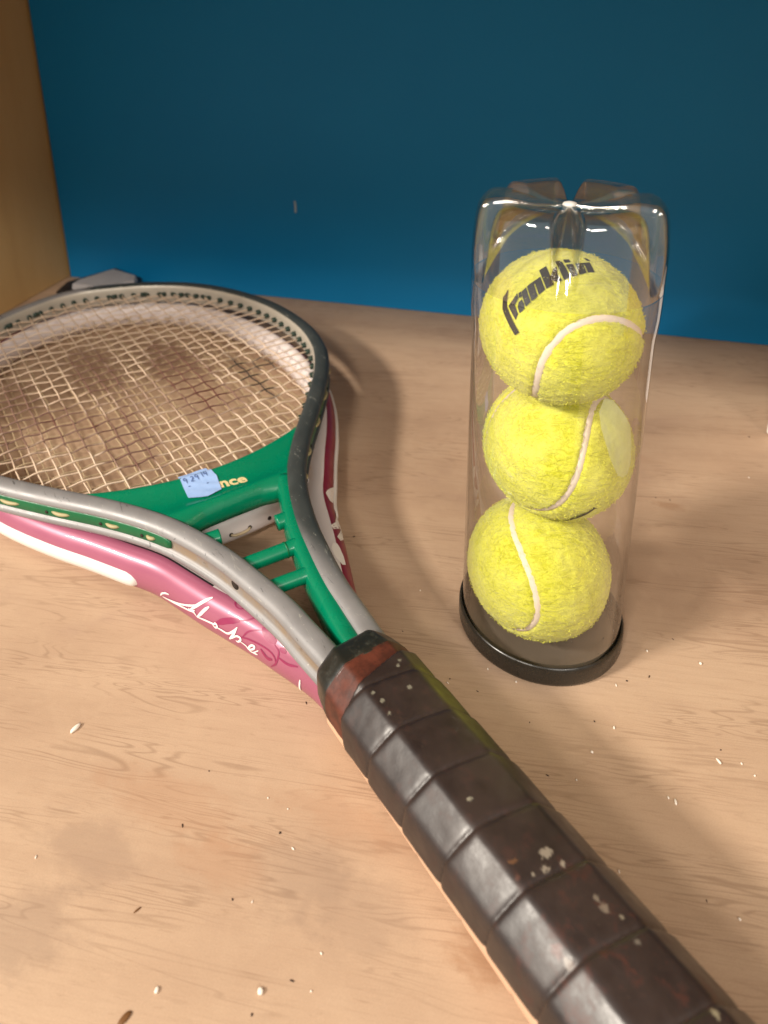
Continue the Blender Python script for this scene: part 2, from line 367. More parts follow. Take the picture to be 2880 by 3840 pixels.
pl = [(116, 31), (104, 25.5), (92, 20), (80, 15.6), (70, 12.4), (58, 10.0), (45, 8.0), (30, 6.8), (12, 6.0), (0, 5.4)]
for t, u in catmull(pl, 4):
    for a, z in ((0, 28), (0, 35.5), (1.2, 37), (3.5, 37), (4, 34), (4, 28)): V.append(L(t, -(u + .8) - a * .8 + 2.0, z))
nq = len(V) // 6; mesh_obj('throat_lining', V, grid_faces(nq, 6, close_c=True) + [(0, 1, 2, 3, 4, 5), tuple((nq - 1) * 6 + k for k in range(5, -1, -1))], M_green, root)
def rung(name, a, b, r, ring=None):
    P = np.array([a, b], float); path = [P[0] * (1 - k) + P[1] * k for k in np.linspace(0, 1, 16)]
    rr = [r * (1 + .22 * max(0, (k - .80) / .2) ** 2) for k in np.linspace(0, 1, 16)]
    V, F = tube([L(*p) for p in path], rr, 18); o = mesh_obj(name, V, F, M_green, root)
    if ring is not None:
        q = P[0] * (1 - ring) + P[1] * ring; d = (P[1] - P[0]) / np.linalg.norm(P[1] - P[0])
        V, F = tube([L(*(q - d * .35)), L(*(q + d * .35))], r * 1.07, 18); mesh_obj('rung_seam', V, F, M_green_dk, o)
rung('rung', (74.8, -22, 37), (71.0, 14.0, 38.4), 3.9, .80)
rung('rung', (54.6, -17, 37.2), (50.6, 9.5, 38.6), 3.7)
rung('rung_stub', (92.8, 12.8, 37.6), (91.6, 21.5, 38.2), 4.2)
rung('rung_stub', (98.5, -17.6, 38.4), (100, -28, 38.0), 4.2)
# the maker's lettering across the bridge, partly under the sticker
M_gold = simple('cream_print', srgb(222, 202, 150), .5)
def text_polys(txt, bold=.02):
    cu = bpy.data.curves.new('lettering', 'FONT'); cu.body = txt; cu.size = 1.0; cu.offset = bold; cu.fill_mode = 'FRONT' if hasattr(cu, 'fill_mode') and 'FRONT' in [e.identifier for e in cu.bl_rna.properties['fill_mode'].enum_items] else cu.fill_mode
    cu.resolution_u = 4
    o = bpy.data.objects.new('lettering', cu); COL.objects.link(o); bpy.context.view_layer.update()
    me = bpy.data.meshes.new_from_object(o.evaluated_get(bpy.context.evaluated_depsgraph_get()))
    bm = bmesh.new(); bm.from_mesh(me); bmesh.ops.triangulate(bm, faces=bm.faces)
    for _ in range(2): bmesh.ops.subdivide_edges(bm, edges=[e for e in bm.edges if e.calc_length() > .12], cuts=1, use_grid_fill=False); bmesh.ops.triangulate(bm, faces=bm.faces)
    V = [tuple(v.co) for v in bm.verts]; F = [tuple(v.index for v in f.verts) for f in bm.faces]; bm.free()
    bpy.data.objects.remove(o); bpy.data.curves.remove(cu); bpy.data.meshes.remove(me)
    return V, F
V, F = text_polys('prince', .035)
xs = [v[0] for v in V]; x0, x1 = min(xs), max(xs); ksc = 27.6 / (x1 - x0)
out = []
for x, y, z in V:
    X = (x - x0) * ksc; Y = y * 11.2
    t = 135.4 - .235 * (X - 4) + Y; u = -13.2 + X * 1.0 + Y * .12; out.append(br_point(t, u, .22))
mesh_obj('lettering', out, F, M_gold, root, smooth=False, recalc=False)
# pencilled price sticker
m = NT('blue_sticker'); nn = m.noise(m.tc(), 300, 4, .6)
M_stick = m.set(m.mix(nn, srgb(140, 172, 222), srgb(164, 192, 236)), .6, spec=.3, bump=nn, bstr=.3, bdist=.0004)
cs = [(155.2, -18.8), (154.6, -1.4), (143.4, .8), (131.4, -1.6), (129.4, -11), (134.4, -20.6)]
ctr = np.mean(cs, axis=0); bound = []
for i in range(6):
    a, b = np.array(cs[i]), np.array(cs[(i + 1) % 6])
    for k in range(8): bound.append(a * (1 - k / 8) + b * k / 8)
V, F = [], []; nbd = len(bound); RG = 7
for r in range(RG):
    k = 1 - r / RG
    for b in bound:
        q = ctr + (b - ctr) * k; V.append(br_point(q[0], q[1], .62 + .25 * max(0, k - .8) + .12 * math.sin(q[0] * .8 + q[1] * .5)))
V.append(br_point(*ctr, .62)); F = grid_faces(RG, nbd, close_c=True) + [((RG - 1) * nbd + i, (RG - 1) * nbd + (i + 1) % nbd, RG * nbd) for i in range(nbd)]
stick = mesh_obj('price_sticker', V, F, M_stick, root)
M_pencil = simple('pencil_lead', srgb(78, 100, 152), .7)
def ribbon(strokes, place, width, lift_name, mat, parent):
    """flat strokes; place(x,y)->local point; strokes lists of (x,y); width in stroke units"""
    V, F = [], []
    for st in strokes:
        wv = width
        if isinstance(st, tuple): st, wv = st
        P = catmull(st, 5) if len(st) > 2 else np.linspace(st[0], st[1], 6)
        T = np.gradient(P, axis=0); T /= (np.linalg.norm(T, axis=1)[:, None] + 1e-9); N = np.c_[-T[:, 1], T[:, 0]]; o = len(V); n = len(P)
        for i, (p, nn_) in enumerate(zip(P, N)):
            k = wv * .5 * min(1, .45 + 2.2 * min(i, n - 1 - i) / n)
            for e in (1, 0, -1): q = p + nn_ * k * e; V.append(place(q[0], q[1]))
        F += [tuple(x + o for x in f) for f in grid_faces(n, 3)]
    return mesh_obj(lift_name, V, F, mat, parent, recalc=False)
# digits in a box of the sticker: X to the right (0..19), Y up (0..10)
digit = {'9': [[(1.7, 2.8), (1.1, 3.5), (.3, 3.0), (.3, 2.2), (1.1, 1.9), (1.7, 2.6)], [(1.75, 3.2), (1.7, 1.6), (1.5, 0)]],
         '2': [[(.2, 2.7), (1.0, 3.3), (1.7, 2.6), (.9, 1.3), (.1, .2), (1.9, .3)]],
         '1': [[(.6, 3.6), (.9, 0)]],
         '4': [[(.5, 3.4), (.2, 1.6), (1.9, 1.7)], [(1.5, 3.4), (1.6, 0)]]}
strk = []
for chx, x, y in (('9', 1.8, 5.8), ('2', 6.0, 6.2), ('9', 8.8, 6.5), ('1', 12.6, 7.4), ('4', 14.4, 7.6)):
    strk += [[(a + x, b + y) for a, b in s] for s in digit[chx]]
strk += [[(3.0, 3.6), (4.2, 3.9)], [(13.4, 2.6), (14.6, 3.2)]]
ribbon(strk, lambda x, y: br_point(141.9 - .16 * x + (y - 3.2) * 1.12 + 1.0, -20.2 + x * .98 + y * .05, .95), .55, 'handwriting', M_pencil, stick)

# strings --------------------------------------------------------------
def string_mat(name, pale, dark, spots):
    m = NT(name); wv = m.math('MULTIPLY', m.math('SUBTRACT', m.noise(m.tc(), 70, 3), .5), 1.5)
    c = m.mix(m.noise(m.tc(), 40, 3), pale, dark)
    for (t, u, rt_, ru, colr, k) in spots: c = m.mix(m.math('MULTIPLY', m.blob((t * MM, -u * MM, 0), (rt_ * MM, ru * MM, 1e3), .5, wv), k), c, colr)
    return m.set(c, .38, spec=.5)
MAR = srgb(92, 46, 44); BLK = srgb(16, 14, 16)
spots = [(325, -22, 50, 20, MAR, .85), (285, 36, 60, 19, MAR, .9), (290, -84, 50, 20, MAR, .8), (222, -28, 40, 17, MAR, .85), (258, -58, 34, 18, MAR, .8), (236, 38, 24, 28, MAR, .8), (268, 4, 30, 26, MAR, .5), (250, 76, 40, 9, BLK, .95), (262, 92, 10, 10, BLK, .9)]
M_str = string_mat('tan_gut', srgb(232, 214, 192), srgb(200, 172, 146), spots)
M_str2 = string_mat('pale_gut', srgb(206, 186, 152), srgb(172, 146, 112), [])
def head_bounds(C, N, inner):
    P = C - N * inner
    return P
def clip_t(P, u):
    """t range of closed inner outline at given u (upper side)"""
    ts = []
    for i in range(len(P) - 1):
        a, b = P[i], P[i + 1]
        if (a[1] - u) * (b[1] - u) <= 0 and a[1] != b[1]: ts.append(a[0] + (b[0] - a[0]) * (u - a[1]) / (b[1] - a[1]))
    return ts
def clip_u(P, t):
    us = []
    for i in range(len(P) - 1):
        a, b = P[i], P[i + 1]
        if (a[0] - t) * (b[0] - t) <= 0 and a[0] != b[0]: us.append(a[1] + (b[1] - a[1]) * (t - a[0]) / (b[0] - a[0]))
    return us
def string_bed(C, N, inner, mains, crosses, bridge_t, z, mat, parent, r=.62, amp=.6, grom=None):
    P = C - N * inner
    for i, u in enumerate(mains):
        ts = clip_t(P, u); tb = max([bridge_t(u)] + [x for x in ts if x < 250]); te = max(ts)
        ks = [t for t in crosses if tb + 3 < t < te - 3]
        path = [(tb - 2, u, z)]
        for t in ks: path.append((t, u + rng.normal() * .15, z + amp * (1 if (crosses.index(t) + i) % 2 else -1)))
        path.append((te + 2, u * 1.003, z)); path = catmull(path, 3)
        V, F = tube([L(*p) for p in path], r, 5); mesh_obj('main_string', V, F, mat, parent)
        if grom: grom((te - .5, u), (1, 0), z, parent)
    for j, t in enumerate(crosses):
        us = clip_u(P, t)
        if len(us) < 2: continue
        ub = max(us); ua = min(us)
        if t < 175:
            lim = math.sqrt(max(1, (t - bridge_t(0)) / .0033)) if True else 0
        ms = [u for u in mains if ua + 3 < u < ub - 3]
        sag = rng.normal() * .5
        path = [(t, ua - 2, z)]
        for u in ms:
            if bridge_t(u) > t - 2: continue
            path.append((t + sag * math.sin(u * .02) + rng.normal() * .25, u, z - amp * (1 if (j + mains.index(u)) % 2 else -1)))
        path.append((t, ub + 2, z))
        path = catmull(path, 3)
        V, F = tube([L(*p) for p in path], r, 5); mesh_obj('cross_string', V, F, mat, parent)
        if grom:
            for u, s in ((ua, -1), (ub, 1)): grom((t, u - s * .5), (0, s), z, parent)
M_grom = simple('dark_green_grommet', srgb(24, 46, 36), .45)
gv, gf = tube([(-3.2, 0, 0), (-2.8, 0, 0), (1.5, 0, 0)], [1.5, 2.2, 2.3], 10); gme = None
def grom(p, d, z, parent):
    global gme
    if gme is None:
        o = mesh_obj('grommet', gv, gf, M_grom, parent); gme = o.data
    else:
        o = bpy.data.objects.new('grommet', gme); COL.objects.link(o); o.parent = parent
    o.location = tuple(x * MM for x in L(p[0], p[1], z)); o.rotation_euler = (0, 0, math.atan2(-d[1], d[0]))
mains = [round(-109 + 10.9 * k, 2) for k in range(21)]
crosses = [round(168 + 11.7 * k, 2) for k in range(27)]
string_bed(UC, UN, 5.6, mains, crosses, lambda u: 150.3 + .0033 * (u - 5) ** 2, UZ, M_str, root, r=.56, amp=.8, grom=grom)

# handle ------------------------------------------------------------------
GZ = 40.0
def GUf(t): return -3.0 - .016 * (min(0, t) + 25)
OCT = [(20.4, 7.2), (10.8, 16.6), (-10.8, 16.6), (-20.6, 7.0), (-20.6, -7.0), (-10.8, -15.5), (10.8, -15.5), (20.4, -7.2)]
def oct_r(th):
    d = np.array([math.cos(th), math.sin(th)]); best = 1e9
    for i in range(8):
        a, b = np.array(OCT[i]), np.array(OCT[(i + 1) % 8]); e = b - a; den = d[0] * e[1] - d[1] * e[0]
        if abs(den) < 1e-9: continue
        r = (a[0] * e[1] - a[1] * e[0]) / den; s = (a[0] * d[1] - a[1] * d[0]) / den
        if r > 0 and -1e-6 <= s <= 1 + 1e-6: best = min(best, r)
    el = 1 / math.sqrt((d[0] / 21.2) ** 2 + (d[1] / 17.0) ** 2)
    return .82 * best + .18 * el
NTH = 120; TH = [2 * math.pi * k / NTH for k in range(NTH)]
R0 = np.array([oct_r(t) for t in TH]); R0 = (np.roll(R0, 1) + 2 * R0 + np.roll(R0, -1)) / 4
THL = math.radians(123)
PITCHW = 19.7
def grip_ring(t, fr): return [L(t, GUf(t) + fr[k] * math.cos(TH[k]), GZ + fr[k] * math.sin(TH[k])) for k in range(NTH)]
ts = np.linspace(-19, -212, 380); V = []
for t in ts:
    rr = []
    for k in range(NTH):
        th = TH[k]; dth = THL - th
        tst = -27.5 + 6.5 * (math.pi - th) / (2 * math.pi / 3) if th < math.pi * 1.4 else -27.5
        f = ((-26.8 - t) / PITCHW - dth / (2 * math.pi)); f -= math.floor(f)
        pil = 1.15 * (1 - math.exp(-f / .03)) * (1 - .30 * f) * (1 - math.exp(-(1 - f) / .04) * .6)
        jit = .18 * noise.noise((t * .07, math.cos(th) * 2, math.sin(th) * 2)) + .05 * noise.noise((t * .3, math.cos(th) * 7, math.sin(th) * 7))
        r = R0[k] * (1 + .0005 * max(0, -t - 120)) + pil + jit - .45
        if t > tst: r = R0[k] * .985 - min(1.2, (t - tst) * .9)
        rr.append(r)
    V += grip_ring(t, rr)
F = grid_faces(len(ts), NTH, close_c=True) + [tuple(range(NTH)), tuple((len(ts) - 1) * NTH + k for k in range(NTH - 1, -1, -1))]
m = NT('worn_brown_leather'); n1 = m.noise(m.tc(), 45, 5, .65); n2 = m.noise(m.tc(), 140, 4, .7); n3 = m.noise(m.tc(), 900, 3, .6)
c = m.mix(m.ramp1(n1, .35, .65), srgb(36, 28, 27), srgb(50, 40, 37))
xz = m.add('ShaderNodeSeparateXYZ'); m.link(m.tc(), xz.inputs[0])
butt = m.ramp1(xz.outputs[0], -.085, -.135)
c = m.mix(m.math('MULTIPLY', m.math('ADD', m.math('MULTIPLY', butt, .35), .16), m.ramp1(n2, .52, .66)), c, srgb(78, 40, 30))
def gp(t, u, z=57.5): return (t * MM, -u * MM, z * MM)
wob = m.math('ADD', m.math('MULTIPLY', m.math('SUBTRACT', m.noise(m.tc(), 330, 4, .7), .5), 4.2), m.math('MULTIPLY', m.math('SUBTRACT', m.noise(m.tc(), 1100, 2), .5), 1.6))
gspots = [(-102.5, 2.5, 57, 1.3, 2.1, srgb(170, 158, 140), .8), (-105.4, -0.6, 57, 1.0, 1.3, srgb(170, 158, 140), .8), (-106.8, 4.6, 57, 1.0, 1.0, srgb(170, 158, 140), .8), (-104.3, -4.9, 57, 0.7, 0.6, srgb(170, 158, 140), .8), (-99.0, -7.2, 57, 1.0, 1.3, srgb(120, 82, 52), .8), (-117.7, 5.6, 57, 1.0, 0.9, srgb(140, 128, 112), .8), (-121.0, 5.5, 57, 1.4, 1.3, srgb(140, 128, 112), .8), (-124.6, 8.0, 57, 0.6, 0.5, srgb(150, 140, 120), .8), (-78.5, -6.2, 57, 0.7, 0.6, srgb(150, 140, 120), .8), (-102.5, -9.2, 57, 1.0, 1.3, srgb(100, 66, 54), .8), (-120.0, -12.4, 57, 1.8, 1.3, srgb(112, 74, 68), .8), (-123.6, -12.1, 57, 1.3, 1.1, srgb(176, 168, 160), .8), (-130.4, 6.6, 57, 0.7, 1.2, srgb(130, 122, 110), .8), (-150.1, 9.9, 57, 1.0, 1.0, srgb(170, 160, 130), .8), (-138.0, -14.6, 57, 1.4, 1.1, srgb(196, 186, 174), .8), (-24.8, 7.1, 57, 0.9, 1.0, srgb(150, 146, 128), .8), (-26.4, 5.5, 57, 0.9, 1.0, srgb(150, 146, 128), .8), (-17.5, -6.0, 57, 0.9, 1.0, srgb(150, 146, 128), .8), (-31.1, -9.7, 57, 0.9, 1.0, srgb(150, 146, 128), .8), (-35.5, -8.9, 57, 0.9, 1.0, srgb(150, 146, 128), .8), (-40.8, -9.6, 57, 0.9, 1.0, srgb(150, 146, 128), .8), (-36.5, 3.0, 57, 0.9, 1.0, srgb(150, 146, 128), .8), (-78.7, -5.7, 57, 0.9, 1.0, srgb(150, 146, 128), .8)]
for (t, u, z, ra, rb, colr, k) in gspots: c = m.mix(m.math('MULTIPLY', m.blob(gp(t, u - 2.4, z), (ra * .8 * MM, rb * .8 * MM, 8 * MM), 1.0, wob), k * .65), c, colr)  # chips and rubs; one pale spot near the butt is a painted highlight
scf = m.ramp1(m.noise(m.mapped((90, 300, 300)), 1, 5, .75, .6), .68, .78)      # dry rubbed scuffs
c = m.mix(m.math('MULTIPLY', scf, .35), c, srgb(126, 112, 98))
M_leather = m.set(c, m.ramp1(n2, .3, .7, .33, .47), 0, .55, m.math('ADD', n3, m.math('MULTIPLY', n2, 1.2)), .07, .0003)
mesh_obj('grip_wrap', V, F, M_leather, root)
m = NT('red_brown_tape'); n1 = m.noise(m.tc(), 160, 4, .65); M_band = m.set(m.mix(m.ramp1(n1, .35, .65), srgb(64, 31, 22), srgb(92, 46, 33)), .5, spec=.4, bump=n1, bstr=.3, bdist=.0005)
V = []
for t in np.linspace(-14, -36, 20): V += grip_ring(t, [R0[k] * .965 + .25 * noise.noise((t * .2, k * .15, 3)) for k in range(NTH)])
mesh_obj('grip_band', V, grid_faces(20, NTH, close_c=True), M_band, root)
V = []
cp = [(0, -9), (-.6, -5), (-1.4, -3.2), (-3, -2.1), (-6, -1.2), (-10, -.3), (-13.0, .2), (-14.0, -.3), (-14.2, -2)]
for t, d in cp: V += grip_ring(t - 1.5, [R0[k] * .955 + d + .15 * noise.noise((t, k * .1, 8)) for k in range(NTH)])
mC = len(cp); F = grid_faces(mC, NTH, close_c=True) + [tuple(range(NTH))]
m = NT('black_rubber'); n1 = m.noise(m.tc(), 120, 5, .7); M_rub = m.set(m.mix(m.ramp1(n1, .5, .75), srgb(30, 31, 27), srgb(70, 70, 60)), m.ramp1(n1, .3, .7, .28, .5), spec=.5, bump=n1, bstr=.35, bdist=.0006)
mesh_obj('collar', V, F, M_rub, root)

# ------------------------------------------------------------------ the pink racket underneath
low = empty('tennis_racket', (RO[0], RO[1], 0), RANG)
tag(low, 'pink and white tennis racket with script lettering, lying underneath', 'tennis racket')
m = NT('pink_lacquer'); n1 = m.noise(m.tc(), 25, 3); M_pink = m.set(m.mix(n1, srgb(152, 82, 106), srgb(166, 94, 118)), m.ramp1(n1, .3, .7, .34, .44), .15, .5, Coat_Weight=.3)
M_mar = simple('maroon_lacquer', srgb(132, 34, 50), .35, var=.25, vscale=40)
M_white = simple('white_lacquer', srgb(226, 216, 214), .35, var=.05, vscale=40)
M_bump = simple('white_bumper_plastic', srgb(228, 224, 218), .5, var=.06, vscale=120, bump=.25, bscale=250)
M_black = simple('bare_black_graphite', srgb(22, 20, 24), .5)
NP = 40; PH = [2 * math.pi * k / NP for k in range(NP)]; V = []; mi = []
for c_, n_ in zip(LC, LN):
    for ph in PH:
        ca, sa = math.cos(ph), math.sin(ph); ca = math.copysign(abs(ca) ** .85, ca); sa = math.copysign(abs(sa) ** .9, sa)
        V.append(L(c_[0] + n_[0] * LA * math.cos(ph), c_[1] + n_[1] * LA * math.cos(ph), LZ + LB * math.sin(ph)))
F = grid_faces(len(LC), NP, close_c=True)
for i in range(len(LC) - 1):
    right = LN[i][1] > 0; t = LC[i][0]
    for j in range(NP):
        ph = math.degrees(PH[j]) + 4.5; outer = ph < 68 or ph > 300
        if right: mi.append(1 if outer else 2)
        else: mi.append(3 if (96 <= ph < 106 and (84 < t < 160)) else (0 if outer or ph < 96 else 2))
mesh_obj('frame', V, F, None, low, mats=[M_pink, M_mar, M_white, M_black], midx=mi)
# white bumper guard round the outer lower side
sel = [i for i in range(len(LC)) if LC[i, 0] > (108 if LN[i][1] > 0 else 127)]
BP = [(14, .0), (11, 1.1), (6, 1.8), (-2, 2.1), (-14, 2.1), (-26, 1.9), (-33, 1.2), (-37, .0)]; V = []
for e, i in enumerate(sel):
    ee = min(e, len(sel) - 1 - e); k = (.35, .8)[ee] if ee < 2 else 1.0; k2 = (.1, .9)[ee] if ee < 2 else 1
    for a, h in BP:
        ph = math.radians(-11 + (a + 11) * k); c_, n_ = LC[i], LN[i]; hh = h * k2 - .3
        V.append(L(c_[0] + n_[0] * (LA + hh) * math.cos(ph), c_[1] + n_[1] * (LA + hh) * math.cos(ph), LZ + (LB + hh * .5) * math.sin(ph)))
nb_ = len(BP); F = grid_faces(len(sel), nb_) + [tuple(range(nb_)), tuple((len(sel) - 1) * nb_ + k for k in range(nb_ - 1, -1, -1))]
mesh_obj('bumper_guard', V, F, M_bump, low)
# bridge of the lower racket with its string holes
us = np.linspace(-62, 74, 24); V = []
BR = [(-2, 5), (-3.0, 7), (-3.2, 12), (-2.8, 17), (-1.6, 19.6), (.2, 20.2), (2, 19.6), (3, 16), (3, 8), (2, 4.6), (0, 4)]
for u in us:
    t = 131.5 + .0021 * (u - 6) ** 2
    V += [L(t + a, u, z) for a, z in BR]
nbr = len(BR); lb = mesh_obj('throat_bridge', V, grid_faces(24, nbr, close_c=True) + [tuple(range(nbr)), tuple(23 * nbr + k for k in range(nbr - 1, -1, -1))], M_white, low)
def bt(u): return 131.5 + .0021 * (u - 6) ** 2 - 3.3
for u in (0.5, 12.5, 26, 38):
    V, F = tube([L(bt(u) - .2, u, 10.5), L(bt(u) + 1, u, 10.5)], 1.3, 10); mesh_obj('string_hole', V, F, M_hole, lb)
V, F = tube([L(*p) for p in catmull([(bt(.5) + .4, .5, 10.5), (bt(2) - .8, 2.0, 9.9), (bt(6) - 1.1, 6.5, 9.6), (bt(10) - .9, 11, 10), (bt(12.5) + .4, 12.5, 10.5)], 5)], .8, 8); mesh_obj('string_loop', V, F, M_str2, lb)
lm = [round(LU0 - 104 + 10.4 * k, 2) for k in range(21)]; lc = [round(152 + 12.6 * k, 2) for k in range(27)]
string_bed(LC, LN, LA - .5, lm, lc, lambda u: 134.5 + .0021 * (u - 6) ** 2, LZ, M_str2, low, r=.55)
# handle of the lower racket
M_tan = simple('white_tan_wrap', srgb(214, 176, 146), .55, var=.12, vscale=60, bump=.3)
V = []; tl = np.linspace(2, -200, 260)
for t in tl:
    for k in range(48):
        th = 2 * math.pi * k / 48; f = (-t / 23.5 + th / (2 * math.pi)) % 1.0
        r = 1 + .045 * (1 - math.exp(-f / .04)) - .02
        cx, sz = math.cos(th), math.sin(th)
        q = 1 / ((abs(cx) / 17.4) ** 3 + (abs(sz) / 10.6) ** 3) ** (1 / 3)
        V.append(L(t, 4.2 + cx * q * r, 11.3 + sz * q * r * (1 if sz > -.2 else 1)))
mesh_obj('grip', V, grid_faces(260, 48, close_c=True) + [tuple(range(48)), tuple(259 * 48 + k for k in range(47, -1, -1))], M_tan, low)
# script on the frame: strokes run over the lacquer in (t, angle)
M_script = simple('white_script', srgb(240, 232, 226), .5, var=.03)
M_swirl = simple('plum_print', srgb(138, 40, 80), .4, var=.1)
hope = [[(111.2, -2.65), (109.6, -0.36), (107.0, 1.4), (104.2, 2.15)], [(109.6, -2.41), (102.7, -0.97), (95.3, 1.3), (89.3, 3.99), (85.5, 6.42)], ([(90.0, 0.88), (85.5, 6.17), (82.1, 10.44), (79.3, 14.04)], 1.5), [(90.7, 1.75), (88.7, 1.13), (86.6, 2.78)], ([(84.9, 0.09), (82.7, 3.26), (80.8, 6.41), (79.1, 8.75)], 1.5), [(108.7, -2.47), (100.0, -0.96), (90.9, 0.57), (87.5, 1.36), (85.1, -0.21)], [(85.1, -0.21), (80.4, 0.86), (75.8, 1.51), (74.2, 1.79)], [(75.7, 0.81), (74.2, 2.53), (73.1, 1.32), (74.3, 0.01), (75.7, 0.81)], [(73.5, 0.68), (70.4, 0.74), (67.0, 0.87), (64.1, 3.53), (61.9, 6.83)], ([(62.2, 5.92), (64.0, 1.39), (66.1, -2.07)], 1.3), [(64.7, -0.81), (62.1, 2.12), (59.9, 2.68), (59.4, 1.49), (61.1, -0.53), (62.2, -0.43)], [(59.5, 0.55), (56.2, 0.04), (54.7, -1.08), (51.8, 0.85), (51.0, 2.78), (53.0, 2.21), (54.7, -0.62), (52.5, -1.65), (48.5, 1.97)], [(52.5, -1.65), (49.1, -0.79)], [(24.1, 1.88), (24.7, -1.67), (26.4, -9.55)]]
swirl = [[(62.7, 18.38), (64.3, 16.01), (67.0, 16.39), (68.3, 18.66), (67.6, 21.1), (65.1, 19.52), (65.8, 17.98)], ([(73.8, 2.6), (70.0, 5.67), (66.1, 8.12), (61.7, 10.35)], 3.0), [(61.7, 10.35), (58.2, 12.73), (55.5, 16.04)], [(66.8, -0.96), (58.4, 3.36), (50.9, 4.92), (43.1, 5.48), (39.2, 3.95), (38.4, 0.24)], [(58.5, 3.5), (55.6, 8.07), (49.6, 12.17)], [(40.7, 9.63), (37.7, 7.52), (38.2, 1.85), (41.7, -3.34)], ([(47.4, 3.49), (43.4, 1.11), (40.5, 2.07)], 1.6), ([(37.3, 5.17), (32.2, 4.95), (26.7, 6.81)], 1.2), ([(49.5, 14.17), (45.3, 11.55), (40.5, 10.8)], 4.5), ([(37.8, 9.44), (34.3, 9.58)], 2.5)]
wils = [([(143.8, -11.38), (120.0, 8.53), (117.7, 5.61)], 3.4), ([(130.5, -9.69), (121.7, -6.68), (94.4, 9.63)], 3.2), ([(89.6, 15.14), (105.8, -8.51), (82.0, 12.13)], 3.0), ([(77.7, 16.19), (72.0, 15.63), (63.9, 12.48)], 3.0)]
def on_low(side_, lift):
    def f(t, ph): p = low_surf(t, ph / 12.0, side_, lift); return L(*p)
    return f
ribbon(hope, on_low(-1, .35), 1.0, 'lettering', M_script, low)
ribbon(swirl, on_low(-1, .22), .8, 'swirl_print', M_swirl, low)
ribbon([(a, b * 2.2) for a, b in wils], on_low(1, .35), 4.0, 'lettering', M_script, low)

# ------------------------------------------------------------------ tennis balls in the clear can
CX, CY = 113.82, 290.91
def quatR(q):
    w_, x, y, z = q
    return np.array([[1 - 2 * (y * y + z * z), 2 * (x * y - z * w_), 2 * (x * z + y * w_)], [2 * (x * y + z * w_), 1 - 2 * (x * x + z * z), 2 * (y * z - x * w_)], [2 * (x * z - y * w_), 2 * (y * z + x * w_), 1 - 2 * (x * x + y * y)]])
S_ = np.linspace(0, 2 * math.pi, 361)[:-1]
m = NT('yellow_felt'); n1 = m.noise(m.mapped((150, 420, 420)), 1, 5, .7, 1.5); n2 = m.noise(m.tc(), 60, 3, .6); n4 = m.noise(m.tc(), 1500, 3, .7)
c = m.mix(m.ramp1(n1, .34, .58), srgb(196, 194, 36), srgb(230, 228, 78)); c = m.mix(m.ramp1(n2, .4, .7, 0, .6), c, srgb(238, 236, 112)); n5 = m.noise(m.mapped((26, 40, 40)), 1, 4, .6, .8); c = m.mix(m.ramp1(n5, .52, .72, 0, .35), c, srgb(186, 174, 40)); c = m.mix(m.ramp1(m.noise(m.mapped((60, 260, 260), (.4, .7, 0)), 1, 4, .7, 1.2), .62, .74, 0, .5), c, srgb(150, 140, 24))
M_felt = m.set(c, .9, spec=.1, bump=m.math('ADD', n1, m.math('MULTIPLY', n4, .5)), bstr=.8, bdist=.0014, Sheen_Weight=.35, Sheen_Roughness=.5)
M_fuzz = simple('yellow_fuzz', srgb(230, 228, 96), .9, spec=.1, var=.15)
M_seam = simple('seam_rubber', srgb(224, 206, 190), .8, var=.08, vscale=250, bump=.4, bscale=500)
M_ink = simple('black_ink', srgb(20, 18, 16), .55, var=.4, vscale=500)
bm = bmesh.new(); bmesh.ops.create_icosphere(bm, subdivisions=6, radius=1.0); SV = np.array([v.co for v in bm.verts]); SF = [tuple(v.index for v in f.verts) for f in bm.faces]; bm.free()
R = 33.0
